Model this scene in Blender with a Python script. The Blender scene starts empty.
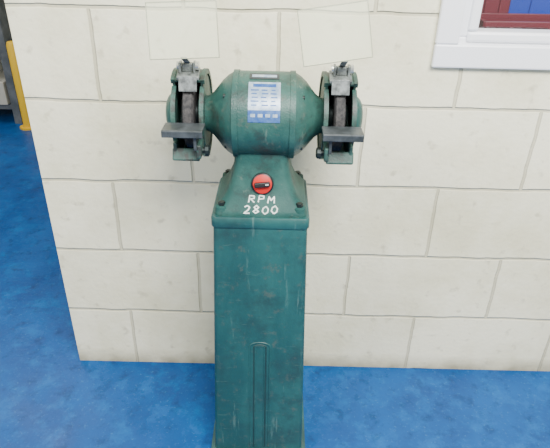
import bpy, bmesh, math
from math import sin, cos, pi, radians
from mathutils import Matrix, Vector

scene = bpy.context.scene
COL = scene.collection

# ------------------------------------------------------------ materials
def lin(c):
    return tuple(((v/255)/12.92 if v/255 <= .04045 else ((v/255+.055)/1.055)**2.4) for v in c)+(1,)

def mat(name, rgb, rough=.5, metal=0, var=None, scale=8, bump=0, bscale=200, spec=.5, stretch=None, lo=.4, hi=.6, rgb3=None, s3=30, t3=(.62,.72), scratch=None):
    m = bpy.data.materials.new(name); m.use_nodes = True
    nt = m.node_tree; b = nt.nodes['Principled BSDF']
    b.inputs['Base Color'].default_value = lin(rgb)
    b.inputs['Roughness'].default_value = rough
    b.inputs['Metallic'].default_value = metal
    b.inputs['Specular IOR Level'].default_value = spec
    tc = nt.nodes.new('ShaderNodeTexCoord')
    src = tc.outputs['Object']
    if stretch:
        mp = nt.nodes.new('ShaderNodeMapping'); mp.inputs['Scale'].default_value = stretch
        nt.links.new(src, mp.inputs['Vector']); src = mp.outputs['Vector']
    def layer(out, col, sc, t, st=None, amt=1.0):
        s_ = tc.outputs['Object']
        if st:
            mp = nt.nodes.new('ShaderNodeMapping'); mp.inputs['Scale'].default_value = st
            mp.inputs['Rotation'].default_value = (.15,.5,.2)
            nt.links.new(s_, mp.inputs['Vector']); s_ = mp.outputs['Vector']
        n3 = nt.nodes.new('ShaderNodeTexNoise'); n3.inputs['Scale'].default_value = sc
        n3.inputs['Detail'].default_value = 8; n3.inputs['Roughness'].default_value = .7
        nt.links.new(s_, n3.inputs['Vector'])
        r3 = nt.nodes.new('ShaderNodeValToRGB')
        r3.color_ramp.elements[0].position = t[0]; r3.color_ramp.elements[0].color = (0,0,0,1)
        r3.color_ramp.elements[1].position = t[1]; r3.color_ramp.elements[1].color = (amt,amt,amt,1)
        nt.links.new(n3.outputs['Fac'], r3.inputs['Fac'])
        mx = nt.nodes.new('ShaderNodeMix'); mx.data_type = 'RGBA'
        nt.links.new(r3.outputs['Color'], mx.inputs['Factor'])
        nt.links.new(out, mx.inputs['A']); mx.inputs['B'].default_value = lin(col)
        return mx.outputs['Result']
    if var:
        n = nt.nodes.new('ShaderNodeTexNoise'); n.inputs['Scale'].default_value = scale
        n.inputs['Detail'].default_value = 6; n.inputs['Roughness'].default_value = .65
        nt.links.new(src, n.inputs['Vector'])
        r = nt.nodes.new('ShaderNodeValToRGB')
        r.color_ramp.elements[0].position = lo; r.color_ramp.elements[0].color = lin(rgb)
        r.color_ramp.elements[1].position = hi; r.color_ramp.elements[1].color = lin(var)
        nt.links.new(n.outputs['Fac'], r.inputs['Fac'])
        out = r.outputs['Color']
        if rgb3: out = layer(out, rgb3, s3, t3)
        if scratch:
            for sc_ in scratch: out = layer(out, *sc_)
        nt.links.new(out, b.inputs['Base Color'])
    if bump:
        n2 = nt.nodes.new('ShaderNodeTexNoise'); n2.inputs['Scale'].default_value = bscale
        n2.inputs['Detail'].default_value = 3
        nt.links.new(tc.outputs['Object'], n2.inputs['Vector'])
        bp = nt.nodes.new('ShaderNodeBump'); bp.inputs['Strength'].default_value = bump
        bp.inputs['Distance'].default_value = .002
        nt.links.new(n2.outputs['Fac'], bp.inputs['Height'])
        nt.links.new(bp.outputs['Normal'], b.inputs['Normal'])
    return m

M_green = mat('green_paint_cast', (38,76,71), .4, 0, (54,92,84), 12, .3, 260, spec=.4, rgb3=(44,56,52), s3=20, t3=(.50,.68),
              scratch=[((108,126,114),40,(.60,.67),(1,1,.25),.5),((86,92,82),46,(.58,.68),None,.6)])
M_head = mat('green_paint_head', (36,74,70), .55, 0, (50,88,82), 12, .25, 260, spec=.2, rgb3=(40,56,54), s3=20, t3=(.50,.68),
              scratch=[((92,108,98),46,(.60,.70),None,.5)])
M_ped = mat('green_paint_sheet', (30,72,73), .42, 0, (41,88,86), 6, .15, 120, spec=.45, stretch=(1,1,.35), rgb3=(34,57,58), s3=9, t3=(.47,.72),
            scratch=[((94,126,120),48,(.61,.68),(1.2,1.2,.12),.42),((92,118,110),70,(.62,.68),(.2,1,1.4),.35),((78,88,80),40,(.56,.68),None,.55)])
M_slot = mat('green_paint_darker', (20,50,52), .6, 0, (28,58,58), 20)  # darker green for the line along the panel groove
M_dgreen = mat('green_paint_dirty', (38,70,64), .5, 0, (56,88,80), 30, .3, 300, rgb3=(48,52,49), s3=40, t3=(.48,.6))
M_wheel = mat('abrasive_stone', (48,48,50), .95, 0, (72,70,70), 90, .8, 500)
M_steel = mat('worn_steel', (140,146,146), .4, .2, (84,88,88), 50, .1, 200)
M_rest = mat('rest_steel', (80,86,90), .42, .3, (54,60,62), 30, .1, 200)
M_chrome = mat('bright_steel', (200,202,200), .25, .6)
M_black = mat('black_plastic', (22,22,24), .4)
M_red = mat('red_plastic', (190,30,16), .5)
M_white = mat('white_handpaint', (240,246,238), .6, 0, (206,218,208), 60)
M_plate = mat('nameplate_metal', (184,198,210), .32, .3, (140,164,190), 55)
M_pblue = mat('nameplate_blue', (36,80,146), .35, .1, (74,112,162), 60)
M_pdark = mat('nameplate_dark', (52,60,64), .4, .3)
M_upvc = mat('upvc_white', (244,246,250), .3)
M_grey = mat('grey_steel_paint', (104,108,112), .5, .1, (78,84,88), 9)
M_yellow = mat('yellow_paint', (224,180,30), .5)
M_blueplastic = mat('blue_plastic', (24,62,170), .35)
M_maroon = mat('maroon_plastic', (104,30,44), .4)
M_wood = mat('bench_top_laminate', (176,168,176), .6, 0, (150,140,150), 12, stretch=(1,8,1))
M_farwall = mat('far_wall_paint', (214,212,200), .7, 0, (202,200,188), 3)
M_stock0 = mat('stock_card', (176,174,164), .6)
M_stock = mat('stock_bluegrey',(54,92,150),.5)
M_bolt = mat('bolt_dark', (36,46,46), .45, .5)

def acrylic():
    m = bpy.data.materials.new('clear_acrylic'); m.use_nodes = True
    nt = m.node_tree; b = nt.nodes['Principled BSDF']; o = nt.nodes['Material Output']
    b.inputs['Base Color'].default_value = lin((246,248,226)); b.inputs['Roughness'].default_value = .2
    t = nt.nodes.new('ShaderNodeBsdfTransparent'); mx = nt.nodes.new('ShaderNodeMixShader')
    t.inputs['Color'].default_value = (.965,.975,.93,1)
    mx.inputs['Fac'].default_value = .24
    nt.links.new(t.outputs[0], mx.inputs[1]); nt.links.new(b.outputs[0], mx.inputs[2])
    nt.links.new(mx.outputs[0], o.inputs['Surface'])
    return m
M_acr = acrylic()
M_acredge = mat('acrylic_edge', (160,164,140), .3)
def glass():
    m = bpy.data.materials.new('window_glass'); m.use_nodes = True
    nt = m.node_tree; o = nt.nodes['Material Output']; nt.nodes.remove(nt.nodes['Principled BSDF'])
    t = nt.nodes.new('ShaderNodeBsdfTransparent'); g = nt.nodes.new('ShaderNodeBsdfGlossy')
    g.inputs['Roughness'].default_value = .03
    mx = nt.nodes.new('ShaderNodeMixShader'); mx.inputs['Fac'].default_value = .04
    nt.links.new(t.outputs[0], mx.inputs[1]); nt.links.new(g.outputs[0], mx.inputs[2])
    nt.links.new(mx.outputs[0], o.inputs['Surface']); return m
M_glass = glass()

# painted block wall
def block_mat(name, axis='X'):
    m = bpy.data.materials.new(name); m.use_nodes = True
    nt = m.node_tree; b = nt.nodes['Principled BSDF']; L = nt.links.new
    tc = nt.nodes.new('ShaderNodeTexCoord'); sp = nt.nodes.new('ShaderNodeSeparateXYZ'); cb = nt.nodes.new('ShaderNodeCombineXYZ')
    L(tc.outputs['Object'], sp.inputs[0])
    nz = nt.nodes.new('ShaderNodeTexNoise'); nz.inputs['Scale'].default_value = 9; nz.inputs['Detail'].default_value=5
    L(tc.outputs['Object'], nz.inputs['Vector'])
    w = nt.nodes.new('ShaderNodeVectorMath'); w.operation='MULTIPLY_ADD'
    ax = nt.nodes.new('ShaderNodeMath'); ax.operation='ADD'; ax.inputs[1].default_value = 9.22
    L(sp.outputs[axis], ax.inputs[0]); L(ax.outputs[0], cb.inputs['X'])
    L(sp.outputs['Z'], cb.inputs['Y'])
    L(nz.outputs['Color'], w.inputs[0]); w.inputs[1].default_value=(.013,.013,0); L(cb.outputs[0], w.inputs[2])
    br = nt.nodes.new('ShaderNodeTexBrick'); L(w.outputs[0], br.inputs['Vector'])
    br.offset = .5; br.offset_frequency = 2
    br.inputs['Scale'].default_value = 1; br.inputs['Brick Width'].default_value = .45
    br.inputs['Row Height'].default_value = .225; br.inputs['Mortar Size'].default_value = .0055
    br.inputs['Mortar Smooth'].default_value = .6
    br.inputs['Color1'].default_value = lin((246,242,215)); br.inputs['Color2'].default_value = lin((238,234,205))
    br.inputs['Mortar'].default_value = lin((208,203,176))
    n = nt.nodes.new('ShaderNodeTexNoise'); n.inputs['Scale'].default_value=3; n.inputs['Detail'].default_value=10; n.inputs['Roughness'].default_value=.68
    L(tc.outputs['Object'], n.inputs['Vector'])
    r = nt.nodes.new('ShaderNodeValToRGB'); r.color_ramp.elements[0].position=.38; r.color_ramp.elements[0].color=(.84,.83,.76,1)
    r.color_ramp.elements[1].position=.57; r.color_ramp.elements[1].color=(1,1,1,1)
    L(n.outputs['Fac'], r.inputs['Fac'])
    mx = nt.nodes.new('ShaderNodeMix'); mx.data_type='RGBA'; mx.blend_type='MULTIPLY'; mx.inputs['Factor'].default_value=1
    L(br.outputs['Color'], mx.inputs['A']); L(r.outputs['Color'], mx.inputs['B'])
    mr = nt.nodes.new('ShaderNodeMapRange'); mr.inputs['From Min'].default_value=0; mr.inputs['From Max'].default_value=.06
    mr.inputs['To Min'].default_value=1.8; mr.inputs['To Max'].default_value=0
    L(sp.outputs['Z'], mr.inputs['Value'])
    n4 = nt.nodes.new('ShaderNodeTexNoise'); n4.inputs['Scale'].default_value=14; n4.inputs['Detail'].default_value=8
    L(tc.outputs['Object'], n4.inputs['Vector'])
    mu = nt.nodes.new('ShaderNodeMath'); mu.operation='MULTIPLY'; mu.use_clamp=True
    L(mr.outputs[0], mu.inputs[0]); L(n4.outputs['Fac'], mu.inputs[1])
    mx2 = nt.nodes.new('ShaderNodeMix'); mx2.data_type='RGBA'; L(mu.outputs[0], mx2.inputs['Factor'])
    L(mx.outputs['Result'], mx2.inputs['A']); mx2.inputs['B'].default_value = lin((164,158,132))
    n5 = nt.nodes.new('ShaderNodeTexNoise'); n5.inputs['Scale'].default_value=26; n5.inputs['Detail'].default_value=6
    L(tc.outputs['Object'], n5.inputs['Vector'])
    r5 = nt.nodes.new('ShaderNodeValToRGB'); r5.color_ramp.elements[0].position=.60; r5.color_ramp.elements[0].color=(0,0,0,1)
    r5.color_ramp.elements[1].position=.72; r5.color_ramp.elements[1].color=(.7,.7,.7,1)
    L(n5.outputs['Fac'], r5.inputs['Fac'])
    mx3 = nt.nodes.new('ShaderNodeMix'); mx3.data_type='RGBA'; L(r5.outputs['Color'], mx3.inputs['Factor'])
    L(mx2.outputs['Result'], mx3.inputs['A']); mx3.inputs['B'].default_value = lin((190,184,158))
    L(mx3.outputs['Result'], b.inputs['Base Color'])
    b.inputs['Roughness'].default_value=.5
    n2 = nt.nodes.new('ShaderNodeTexNoise'); n2.inputs['Scale'].default_value=70; n2.inputs['Detail'].default_value=5
    L(tc.outputs['Object'], n2.inputs['Vector'])
    m1 = nt.nodes.new('ShaderNodeMath'); m1.operation='MULTIPLY'; m1.inputs[1].default_value=.4; L(n2.outputs['Fac'], m1.inputs[0])
    m2 = nt.nodes.new('ShaderNodeMath'); m2.operation='SUBTRACT'; L(m1.outputs[0], m2.inputs[0]); L(br.outputs['Fac'], m2.inputs[1])
    bp = nt.nodes.new('ShaderNodeBump'); bp.inputs['Strength'].default_value=.8; bp.inputs['Distance'].default_value=.004
    L(m2.outputs[0], bp.inputs['Height']); L(bp.outputs['Normal'], b.inputs['Normal'])
    return m
M_block = block_mat('painted_blockwork')
M_blockY = block_mat('painted_blockwork_return', 'Y')

def floor_mat():
    m = mat('blue_floor_paint', (0,62,124), .3, 0, (0,78,146), 4, .35, 70, spec=.35, lo=.36, hi=.64, rgb3=(0,92,160), s3=12, t3=(.50,.70),
            scratch=[((0,42,84),18,(.53,.70),None,.7),((60,122,170),80,(.57,.68),None,.42)])
    nt = m.node_tree; b = nt.nodes['Principled BSDF']
    n = nt.nodes.new('ShaderNodeTexNoise'); n.inputs['Scale'].default_value=8; n.inputs['Detail'].default_value=8
    tc = nt.nodes.new('ShaderNodeTexCoord'); nt.links.new(tc.outputs['Object'], n.inputs['Vector'])
    mr = nt.nodes.new('ShaderNodeMapRange'); mr.inputs['To Min'].default_value=.22; mr.inputs['To Max'].default_value=.6
    nt.links.new(n.outputs['Fac'], mr.inputs['Value']); nt.links.new(mr.outputs[0], b.inputs['Roughness'])
    return m
M_floor = floor_mat()

# ------------------------------------------------------------ helpers
def mkobj(name, bm, mats, parent=None, smooth=False, angle=None):
    me = bpy.data.meshes.new(name)
    bmesh.ops.recalc_face_normals(bm, faces=bm.faces)
    bm.to_mesh(me); bm.free()
    if not isinstance(mats,(list,tuple)): mats=[mats]
    for m in mats: me.materials.append(m)
    if smooth:
        me.polygons.foreach_set('use_smooth',[True]*len(me.polygons))
        if angle: me.set_sharp_from_angle(angle=radians(angle))
    o = bpy.data.objects.new(name, me); COL.objects.link(o)
    if parent: o.parent = parent
    return o

def empty(name):
    e = bpy.data.objects.new(name, None); COL.objects.link(e); e.empty_display_size=.05
    return e

def box_bm(bm, c, s, rot=None, bev=0, mi=0):
    t = bmesh.new(); bmesh.ops.create_cube(t, size=1)
    bmesh.ops.scale(t, vec=s, verts=t.verts)
    if bev: bmesh.ops.bevel(t, geom=t.edges[:], offset=bev, segments=2, affect='EDGES', profile=.5)
    M = Matrix.Translation(c) @ (rot if rot else Matrix.Identity(4))
    bmesh.ops.transform(t, matrix=M, verts=t.verts)
    for f in t.faces: f.material_index = mi
    me = bpy.data.meshes.new('t'); t.to_mesh(me); t.free(); bm.from_mesh(me); bpy.data.meshes.remove(me)

def box(name, c, s, m, parent=None, rot=None, bev=0):
    bm = bmesh.new(); box_bm(bm, c, s, rot, bev); return mkobj(name, bm, m, parent)

def lathe_bm(bm, prof, M, seg=64, mi=0, cap=True):
    rings=[]
    for h,r in prof:
        rings.append([bm.verts.new(M @ Vector((r*cos(2*pi*i/seg), r*sin(2*pi*i/seg), h))) for i in range(seg)])
    for a,b in zip(rings,rings[1:]):
        for i in range(seg):
            f=bm.faces.new((a[i],a[(i+1)%seg],b[(i+1)%seg],b[i])); f.material_index=mi
    if cap:
        for r in (rings[0],rings[-1]):
            f=bm.faces.new(r); f.material_index=mi

def lathe(name, prof, M, m, parent=None, seg=64, angle=35):
    bm=bmesh.new(); lathe_bm(bm, prof, M, seg); return mkobj(name,bm,m,parent,True,angle)

AX = Matrix.Rotation(pi/2,4,'Y')
def T(x,y,z): return Matrix.Translation((x,y,z))

def tube(name, pts, r, m, parent=None, cyclic=False):
    cu = bpy.data.curves.new(name,'CURVE'); cu.dimensions='3D'; cu.bevel_depth=r; cu.bevel_resolution=3
    s = cu.splines.new('POLY'); s.points.add(len(pts)-1)
    for i,p in enumerate(pts): s.points[i].co=(*p,1)
    s.use_cyclic_u=cyclic; cu.use_fill_caps=True
    o=bpy.data.objects.new(name,cu)
    COL.objects.link(o)
    dg=bpy.context.evaluated_depsgraph_get(); me=bpy.data.meshes.new_from_object(o.evaluated_get(dg))
    bpy.data.objects.remove(o); me.materials.clear(); me.materials.append(m)
    me.polygons.foreach_set('use_smooth',[True]*len(me.polygons))
    ob=bpy.data.objects.new(name,me); COL.objects.link(ob)
    if parent: ob.parent=parent
    return ob

def rrect(hx, hy, r, n=6):
    pts=[]
    for cx_,cy_,a0 in ((hx-r,hy-r,0),(-hx+r,hy-r,90),(-hx+r,-hy+r,180),(hx-r,-hy+r,270)):
        for k in range(n+1):
            a=radians(a0+90*k/n); pts.append((cx_+r*cos(a), cy_+r*sin(a)))
    return pts

def loft(name, secs, cx, cy, m, parent=None, angle=40):
    bm=bmesh.new(); rings=[]
    for z,hx,hy,r in secs:
        rings.append([bm.verts.new((cx+x,cy+y,z)) for x,y in rrect(hx,hy,r)])
    n=len(rings[0])
    for a,b in zip(rings,rings[1:]):
        for i in range(n): bm.faces.new((a[i],a[(i+1)%n],b[(i+1)%n],b[i]))
    bm.faces.new(rings[0]); bm.faces.new(rings[-1])
    return mkobj(name,bm,m,parent,True,angle)

# ------------------------------------------------------------ room shell
WL=-.645; T_W=.14
XR=3.2; YF=-4.0; YB=3.2; XL=-3.2; H=2.7
bm=bmesh.new(); box_bm(bm,((XL+XR)/2,(YF+YB)/2,-.05),(XR-XL,YB-YF,.1)); mkobj('floor',bm,M_floor)

wx0,wx1,wz0,wz1 = .40,1.62,1.02,1.95
bm=bmesh.new()
def bx(x0,x1,y0,y1,z0,z1,mi=0): box_bm(bm,((x0+x1)/2,(y0+y1)/2,(z0+z1)/2),(x1-x0,y1-y0,z1-z0),mi=mi)
bx(WL,wx0,0,T_W,0,H); bx(wx0,wx1,0,T_W,0,wz0); bx(wx0,wx1,0,T_W,wz1,H); bx(wx1,XR,0,T_W,0,H)
mkobj('wall_back',bm,M_block)
bm=bmesh.new(); bx(WL,WL+T_W,T_W,YB,0,H); mkobj('wall_return',bm,M_blockY)
bm=bmesh.new(); bx(XL,XR,YB,YB+.1,0,H); mkobj('wall_far',bm,M_farwall)
bm=bmesh.new(); bx(XL-.1,XL,YF,YB,0,H); mkobj('wall_left',bm,M_farwall)
bm=bmesh.new(); bx(XR,XR+.1,YF,YB,0,H); mkobj('wall_right',bm,M_farwall)

# window
W=empty('window_1')
def frame(name,x0,x1,z0,z1,w,y0,y1,m,bev=.004):
    bm=bmesh.new()
    for c,s in ((((x0+x1)/2,(y0+y1)/2,z0+w/2),(x1-x0,y1-y0,w)),(((x0+x1)/2,(y0+y1)/2,z1-w/2),(x1-x0,y1-y0,w)),
                ((x0+w/2,(y0+y1)/2,(z0+z1)/2),(w,y1-y0,z1-z0-2*w)),((x1-w/2,(y0+y1)/2,(z0+z1)/2),(w,y1-y0,z1-z0-2*w))):
        box_bm(bm,c,s,bev=bev)
    return mkobj(name,bm,m,W)
frame('outer_trim',.372,1.644,1.0,1.972,.055,-.016,-.0005,M_upvc)
frame('frame',wx0+.001,wx1-.001,wz0+.001,wz1-.001,.05,-.0,.10,M_upvc)
frame('sash',wx0+.046,wx1-.046,wz0+.040,wz1-.046,.024,-.008,.055,M_upvc,.006)
box('glass',((wx0+wx1)/2,.035,(wz0+wz1)/2),(wx1-wx0-.138,.006,wz1-wz0-.134),M_glass,W)

# room behind window: bench with crates
B=empty('workbench')
bm=bmesh.new(); box_bm(bm,(1.3,.6,.97),(1.5,.6,.04),bev=.004); mkobj('bench_top',bm,M_wood,B)
bm=bmesh.new()
for x in (.62,1.98):
    for y in (.38,.82): box_bm(bm,(x,y,.475),(.06,.06,.95))
box_bm(bm,(1.3,.6,.2),(1.36,.4,.03)); mkobj('bench_legs',bm,M_grey,B)
def crate(x,y,z,sx,sy,sz,m,rz=0):
    bm=bmesh.new(); R=Matrix.Rotation(rz,4,'Z'); P=T(x,y,z)@R; t=.006
    def b_(c,s): box_bm(bm,(P@Vector(c)),s,rot=R,bev=.002)
    b_((0,0,t/2),(sx,sy,t))
    for sgn in (-1,1):
        b_((sgn*(sx/2-t/2),0,sz/2),(t,sy,sz)); b_((0,sgn*(sy/2-t/2),sz/2),(sx,t,sz))
        b_((sgn*(sx/2),0,sz-.008),(.014,sy+.02,.016)); b_((0,sgn*(sy/2),sz-.008),(sx+.02,.014,.016))
    for k in (-.3,0,.3): b_((k*sx,-sy/2-.002,sz*.45),(.01,.008,sz*.8))
    return mkobj('storage_crate',bm,m)
crate(.98,.72,.99,.42,.26,.26,M_blueplastic,-.08)
crate(.66,.66,.99,.16,.26,.24,M_maroon,.05)
crate(.79,.41,.99,.38,.16,.07,M_maroon,.04)

# far left shelving with yellow edge guard
S=empty('shelving_unit')
bm=bmesh.new()
sx0,sx1,sy0,sy1=-2.73,-1.84,2.35,2.85
for x in (sx0,sx1):
    for y in (sy0,sy1): box_bm(bm,(x,y,.95),(.05,.05,1.9))
for z in (.12,.5,.9,1.3,1.7):
    box_bm(bm,((sx0+sx1)/2,(sy0+sy1)/2,z),(sx1-sx0+.04,sy1-sy0+.04,.035))
mkobj('frame',bm,M_grey,S)
bm=bmesh.new()
for i,z in enumerate((.1375,.5175,.9175,1.3175)):
    for k in range(5):
        h=.16+.05*((i*3+k*2)%4)
        mi=(i+k)%3
        if k==4: mi=(0,1,2,2)[i]
        box_bm(bm,(sx0+.12+k*.165,sy0+.14,z+h/2),(.14,.36,h),bev=.006,mi=mi)
mkobj('stored_stock',bm,[M_stock0,M_grey,M_stock,M_yellow],S)
G=empty('yellow_guard_post')
lathe('post',[(0.012,.034),(.56,.034),(.58,.027),(.585,.005)],T(-1.735,2.25,0),M_yellow,G,24)
lathe('base_plate',[(0,.06),(.012,.06)],T(-1.735,2.25,0),M_yellow,G,24)

# ------------------------------------------------------------ grinder
GR=empty('pedestal_bench_grinder')
CX,CY=-.032,-.227
def ped_h(z): return .121+(.103-.121)*(z/.735)
secs=[(.012,.121,.121,.014)]+[(z,ped_h(z),ped_h(z),.012) for z in (.03,.2,.4,.6,.72,.733)]
loft('column',secs,CX,CY,M_ped,GR)
loft('base_flange',[(0,.132,.132,.012),(.012,.132,.132,.012),(.016,.126,.126,.01)],CX,CY,M_ped,GR)
loft('cap_plate',[(.720,.1055,.1055,.012),(.723,.107,.107,.012),(.742,.107,.107,.012),(.746,.105,.105,.012)],CX,CY,M_ped,GR)
def fy(z): return CY-ped_h(z)
def arch(hw,ztop,zb,n=10,off=.0):
    pts=[(CX+.002-hw,fy(zb)-off,zb)]
    for k in range(n+1):
        a=pi-pi*k/n; x=hw*cos(a)
        z=ztop-hw*.5+hw*.5*sin(a); pts.append((CX+.002+x,fy(z)-off,z))
    pts.append((CX+.002+hw,fy(zb)-off,zb)); return pts
tube('panel_pressing_outer',arch(.025,.40,.03,off=-.001),.0029,M_ped,GR)
tube('panel_pressing_groove',arch(.0150,.393,.03,off=-.0006),.0022,M_slot,GR)
tube('panel_pressing_inner',arch(.0115,.390,.03,off=-.001),.0024,M_ped,GR)
# cast head
HP=[(.746,.100,.016),(.754,.100,.016),(.760,.096,.018),(.772,.086,.022),(.786,.077,.024),(.806,.069,.024),(.83,.0625,.022),(.85,.059,.02),(.885,.058,.02)]
loft('head_casting',[(z,h,h*1.0,r) for z,h,r in HP],CX,CY,M_head,GR,60)
def head_h(z):
    for (z0,h0,_),(z1,h1,_) in zip(HP,HP[1:]):
        if z0<=z<=z1: return h0+(h1-h0)*(z-z0)/(z1-z0)
    return HP[-1][1]
bm=bmesh.new()
for sx_ in (-1,1):
    for sy_ in (-1,1):
        lathe_bm(bm,[(0,.016),(.012,.014),(.014,.010)],T(CX+sx_*.084,CY+sy_*.084,.752),24)
mkobj('bolt_bosses',bm,M_head,GR,True,35)
bm=bmesh.new()
for sx_ in (-1,1):
    for sy_ in (-1,1):
        lathe_bm(bm,[(0,.008),(.007,.008),(.008,.006)],T(CX+sx_*.084,CY+sy_*.084,.766),6)
mkobj('bolts',bm,M_bolt,GR)
# switch
sz=.811; nrm=Vector((0,-cos(radians(15)),sin(radians(15))))
q=nrm.to_track_quat('Z','Y').to_matrix().to_4x4()
SP=T(CX+.003,CY-head_h(sz)-.0005,sz)@q
lathe('switch_bezel',[(-.004,.024),(.004,.024),(.006,.022),(.007,.018)],SP,M_black,GR,40)
lathe('switch_disc',[(.005,.0205),(.0085,.0205),(.0095,.019)],SP,M_red,GR,40)
bm=bmesh.new(); box_bm(bm,(0,0,.0145),(.033,.010,.012),bev=.002)
bmesh.ops.transform(bm,matrix=SP@Matrix.Rotation(radians(6),4,'Z'),verts=bm.verts); mkobj('switch_knob',bm,M_black,GR)
bm=bmesh.new(); box_bm(bm,(.010,0,.0208),(.007,.0018,.001))
bmesh.ops.transform(bm,matrix=SP@Matrix.Rotation(radians(6),4,'Z'),verts=bm.verts); mkobj('switch_pointer',bm,M_white,GR)
GL={'R':[[(0,0),(0,1),(.6,.95),(.65,.6),(0,.5)],[(.2,.5),(.75,0)]],
    'P':[[(0,0),(.05,1),(.65,.9),(.65,.55),(.05,.45)]],
    'M':[[(0,0),(.05,1),(.4,.4),(.75,1),(.85,0)]],
    '2':[[(0,.8),(.3,1),(.65,.8),(.5,.45),(0,0),(.75,.03)]],
    '8':[[(.35,.5),(.05,.75),(.35,1),(.65,.75),(.35,.5),(0,.25),(.35,0),(.7,.25),(.35,.5)]],
    '0':[[(.35,0),(0,.35),(.05,.75),(.4,1),(.72,.65),(.68,.25),(.35,0)]]}
def surf(x,z): return (x,CY-head_h(z)-.0006,z)
def write(txt,x0,zb,w,h,adv,nm):
    k=0
    for ch in txt:
        for st in GL[ch]:
            pts=[]
            for (a,b),(c,d) in zip(st,st[1:]):
                for j in range(4): pts.append((a+(c-a)*j/4,b+(d-b)*j/4))
            pts.append(st[-1])
            tube(nm+'_stroke',[surf(x0+k*adv+p[0]*w+p[1]*.002,zb+p[1]*h+.0008*math.sin(k*2.3)) for p in pts],.0017,M_white,GR)
        k+=1
write('RPM',CX-.026,.7735,.0165,.0125,.0205,'rpm')
write('2800',CX-.036,.7545,.017,.0135,.0196,'number')

# motor
MXO=.004
PX=CX; CX=CX+MXO
AZ=.942
MC=T(CX,CY,AZ)@AX
prof=[(-.128,.036),(-.118,.038),(-.108,.045),(-.098,.057),(-.088,.070),(-.076,.081),(-.066,.087),(-.064,.0882),(-.064,.0920),(-.053,.0920),(-.053,.090),
      (.053,.090),(.053,.0920),(.064,.0920),(.064,.0882),(.066,.087),(.076,.081),(.088,.070),(.098,.057),(.108,.045),(.118,.038),(.128,.036)]
lathe('motor_housing',prof,MC,M_green,GR,96,30)
bm=bmesh.new()
for s in (-1,1):
    for k in range(4):
        a=radians(45+90*k)
        lathe_bm(bm,[(0,.005),(.008,.005),(.009,.004)],T(CX+s*.073-(0 if s>0 else .009),CY+.075*sin(a),AZ+.075*cos(a))@AX,16)
mkobj('end_bell_screws',bm,M_bolt,GR,True,35)
def patch(name,x0,x1,a0,a1,r,m,n=16):
    bm=bmesh.new(); A=[];
    r+=.0025
    for i in range(n+1):
        a=radians(a0+(a1-a0)*i/n)
        A.append([bm.verts.new((PX+x,CY-rr*sin(a),AZ+rr*cos(a))) for x,rr in ((x0,.089),(x0,r),(x1,r),(x1,.089))])
    for p,q_ in zip(A,A[1:]):
        for j in range(3): bm.faces.new((p[j],p[j+1],q_[j+1],q_[j]))
    bm.faces.new(A[0]); bm.faces.new(A[-1])
    return mkobj(name,bm,m,GR,True,30)
patch('maker_plate',-.026,.034,8,22,.0886,M_pdark,6)
patch('maker_plate_lettering',-.021,.029,12,18,.0889,M_plate,6)
patch('rating_plate',-.027,.037,28,82,.0886,M_plate)
patch('rating_plate_header',-.018,.028,31,36,.0889,M_pblue,6)
for i,(a,b) in enumerate(((40,41.5),(45,46.5),(50,51.5),(55,56.5),(60,61.5))):
    for j,(u,v) in enumerate(((-.022,-.006),(-.002,.013),(.017,.031))):
        patch('rating_text',u+.001*((i+j)%3),v-.002*((i*2+j)%3),a,b,.0889,M_pblue,3)
patch('rating_plate_footer',-.027,.037,67,82,.0889,M_pblue,6)
for j in range(4):
    patch('rating_footer_box',-.022+j*.0148,-.0125+j*.0148,71.5,75.5,.0892,M_plate,3)

def arcshell(bm,x0,x1,r0,r1,a0,a1,n=40):
    A=[]
    for i in range(n+1):
        a=radians(a0+(a1-a0)*i/n)
        A.append([bm.verts.new((x,CY+r*sin(a),AZ+r*cos(a))) for x,r in ((x0,r0),(x0,r1),(x1,r1),(x1,r0))])
    for p,q_ in zip(A,A[1:]):
        for j in range(4): bm.faces.new((p[j],p[(j+1)%4],q_[(j+1)%4],q_[j]))
    bm.faces.new(A[0]); bm.faces.new(A[-1])

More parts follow.
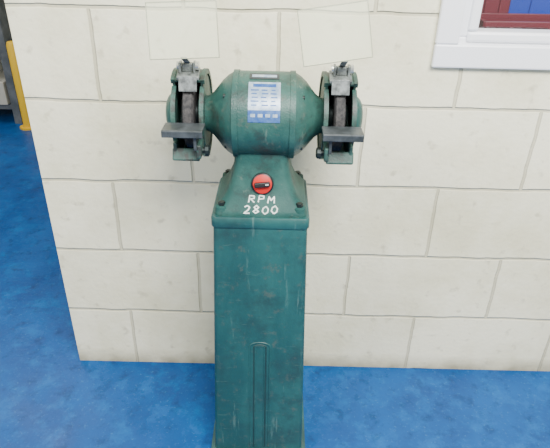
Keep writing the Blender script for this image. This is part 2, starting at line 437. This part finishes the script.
for s,tag in ((-1,'l'),(1,'r')):
    gx=CX+s*.154
    lathe('grinding_wheel_'+tag,[(-.011,.0),(-.011,.070),(-.008,.075),(.008,.075),(.011,.070),(.011,0)],T(gx,CY,AZ)@AX,M_wheel,GR,64)
    bm=bmesh.new()
    lathe_bm(bm,[(-.02,.026),(-.0125,.03),(.0125,.03),(.02,.026)],T(gx,CY,AZ)@AX,32)
    mkobj('wheel_flanges_'+tag,bm,M_bolt,GR,True,35)
    bm=bmesh.new()
    arcshell(bm,gx-.030,gx+.030,.086,.0905,-28,215)
    for xo in (-.030,.030):
        arcshell(bm,gx+xo-.004,gx+xo+.004,.082,.0925,-28,215)
    for xo in (-.0285,.0285):
        arcshell(bm,gx+xo-.0025,gx+xo+.0025,.034,.088,-28,215)
        arcshell(bm,gx+xo-.0025,gx+xo+.0025,.034,.073,215,332)
        arcshell(bm,gx+xo-.0045,gx+xo+.0045,.069,.076,215,332)
    mkobj('wheel_guard_'+tag,bm,M_dgreen,GR,True,35)
    d=Matrix.Rotation(pi,4,'Z') if s<0 else Matrix.Identity(4)
    lathe('guard_end_cover_'+tag,[(.0305,.046),(.036,.046),(.042,.042),(.048,.036),(.052,.028),(.054,.012)],T(gx,CY,AZ)@d@AX,M_green,GR,48)
    lathe('guard_hub_'+tag,[(.024,.036),(.034,.036)],T(gx,CY,AZ)@Matrix.Rotation(0 if s<0 else pi,4,'Z')@AX,M_green,GR,32)
    bm=bmesh.new()
    box_bm(bm,(gx-s*.026,CY-.088,AZ-.045),(.010,.050,.030),bev=.003)
    box_bm(bm,(gx+s*.004,CY-.083,AZ-.062),(.056,.014,.026),rot=Matrix.Rotation(radians(-25),4,'X'),bev=.003)
    box_bm(bm,(gx+s*.026,CY-.070,AZ-.052),(.008,.034,.034),bev=.003)
    mkobj('rest_bracket_'+tag,bm,M_dgreen,GR)
    lathe('rest_clamp_knob_'+tag,[(0,.006),(.006,.006),(.006,.012),(.013,.012),(.015,.009)],T(gx-s*.031,CY-.092,AZ-.048)@Matrix.Rotation(0 if s<0 else pi,4,'Z')@AX,M_bolt,GR,10)
    bm=bmesh.new()
    box_bm(bm,(gx+s*.003,CY-.103,AZ+.002),(.080,.048,.006),bev=.0015)
    box_bm(bm,(gx+s*.003,CY-.1255,AZ-.003),(.080,.005,.014),bev=.0015)
    box_bm(bm,(gx-s*.020,CY-.100,AZ-.020),(.006,.034,.040),bev=.001)
    mkobj('tool_rest_'+tag,bm,M_rest,GR)
    # adjustable spark arrestor bracket
    bm=bmesh.new()
    box_bm(bm,(gx-s*.002,CY-.034,AZ+.092),(.044,.036,.006),rot=Matrix.Rotation(radians(22),4,'X'),bev=.001)
    box_bm(bm,(gx-s*.002,CY-.053,AZ+.076),(.036,.004,.030),rot=Matrix.Rotation(radians(-12),4,'X'),bev=.001)
    for xo in (-.014,.014): box_bm(bm,(gx+xo,CY-.030,AZ+.104),(.005,.020,.022),bev=.0015)
    box_bm(bm,(gx,CY-.030,AZ+.104),(.022,.013,.018),bev=.003)
    mkobj('shield_bracket_'+tag,bm,M_steel,GR)
    lathe('shield_clamp_bolt_'+tag,[(-.021,.005),(-.021,.008),(-.0165,.008),(-.0165,.004),(.0165,.004),(.0165,.009),(.023,.009)],T(gx,CY-.030,AZ+.107)@AX,M_chrome,GR,12,30)
    bm=bmesh.new()
    box_bm(bm,(gx,CY-.050,AZ+.122),(.012,.046,.003),rot=Matrix.Rotation(radians(-24),4,'X'),bev=.0008)
    mkobj('shield_arm_'+tag,bm,M_steel,GR)
    rz=radians(-3 if s<0 else -9)
    SM=T(gx+(.002 if s<0 else -.022),CY-.072,AZ+.181)@Matrix.Rotation(radians(-14),4,'X')@Matrix.Rotation(rz,4,'Y')
    bm=bmesh.new(); box_bm(bm,(0,0,0),(.130,.003,.100))
    bmesh.ops.transform(bm,matrix=SM,verts=bm.verts); mkobj('eye_shield_'+tag,bm,M_acr,GR)
    e=[SM@Vector(p) for p in ((-.065,0,-.050),(.065,0,-.050),(.065,0,.050),(-.065,0,.050))]
    tube('eye_shield_edge_'+tag,e,.0013,M_acredge,GR,True)

# ------------------------------------------------------------ lights
def area(name,loc,tgt,sx,sy,e,col=(1,1,1)):
    l=bpy.data.lights.new(name,'AREA'); l.shape='RECTANGLE'; l.size=sx; l.size_y=sy; l.energy=e; l.color=col
    o=bpy.data.objects.new(name,l); COL.objects.link(o); o.location=loc
    o.rotation_euler=(Vector(tgt)-Vector(loc)).to_track_quat('-Z','Y').to_euler(); return o
area('ceiling_light_main',(.75,-1.9,2.65),(.4,-.2,.4),1.5,.8,175,(1,.99,.95))
area('ceiling_light_side',(-1.7,-1.8,2.6),(-.3,0,.6),1.0,.6,46,(1,.995,.97))
area('ceiling_light_far',(-2.0,1.6,2.6),(-2.0,1.8,0),1.2,1.2,26)
area('ceiling_light_office',(1.3,1.6,2.6),(1.3,1.2,0),1.2,1.0,9)
wd=bpy.data.worlds.new('world'); scene.world=wd; wd.use_nodes=True
wd.node_tree.nodes['Background'].inputs['Color'].default_value=(1,1,.97,1)
wd.node_tree.nodes['Background'].inputs['Strength'].default_value=.85

# ------------------------------------------------------------ camera
cd=bpy.data.cameras.new('camera'); cam=bpy.data.objects.new('camera',cd); COL.objects.link(cam)
cd.sensor_width=36; cd.lens=35.3; cd.clip_start=.05
cam.matrix_world=T(0,-1.347,1.307)@Matrix.Rotation(radians(60.5),4,'X')@Matrix.Rotation(radians(1.35),4,'Z')
scene.camera=cam
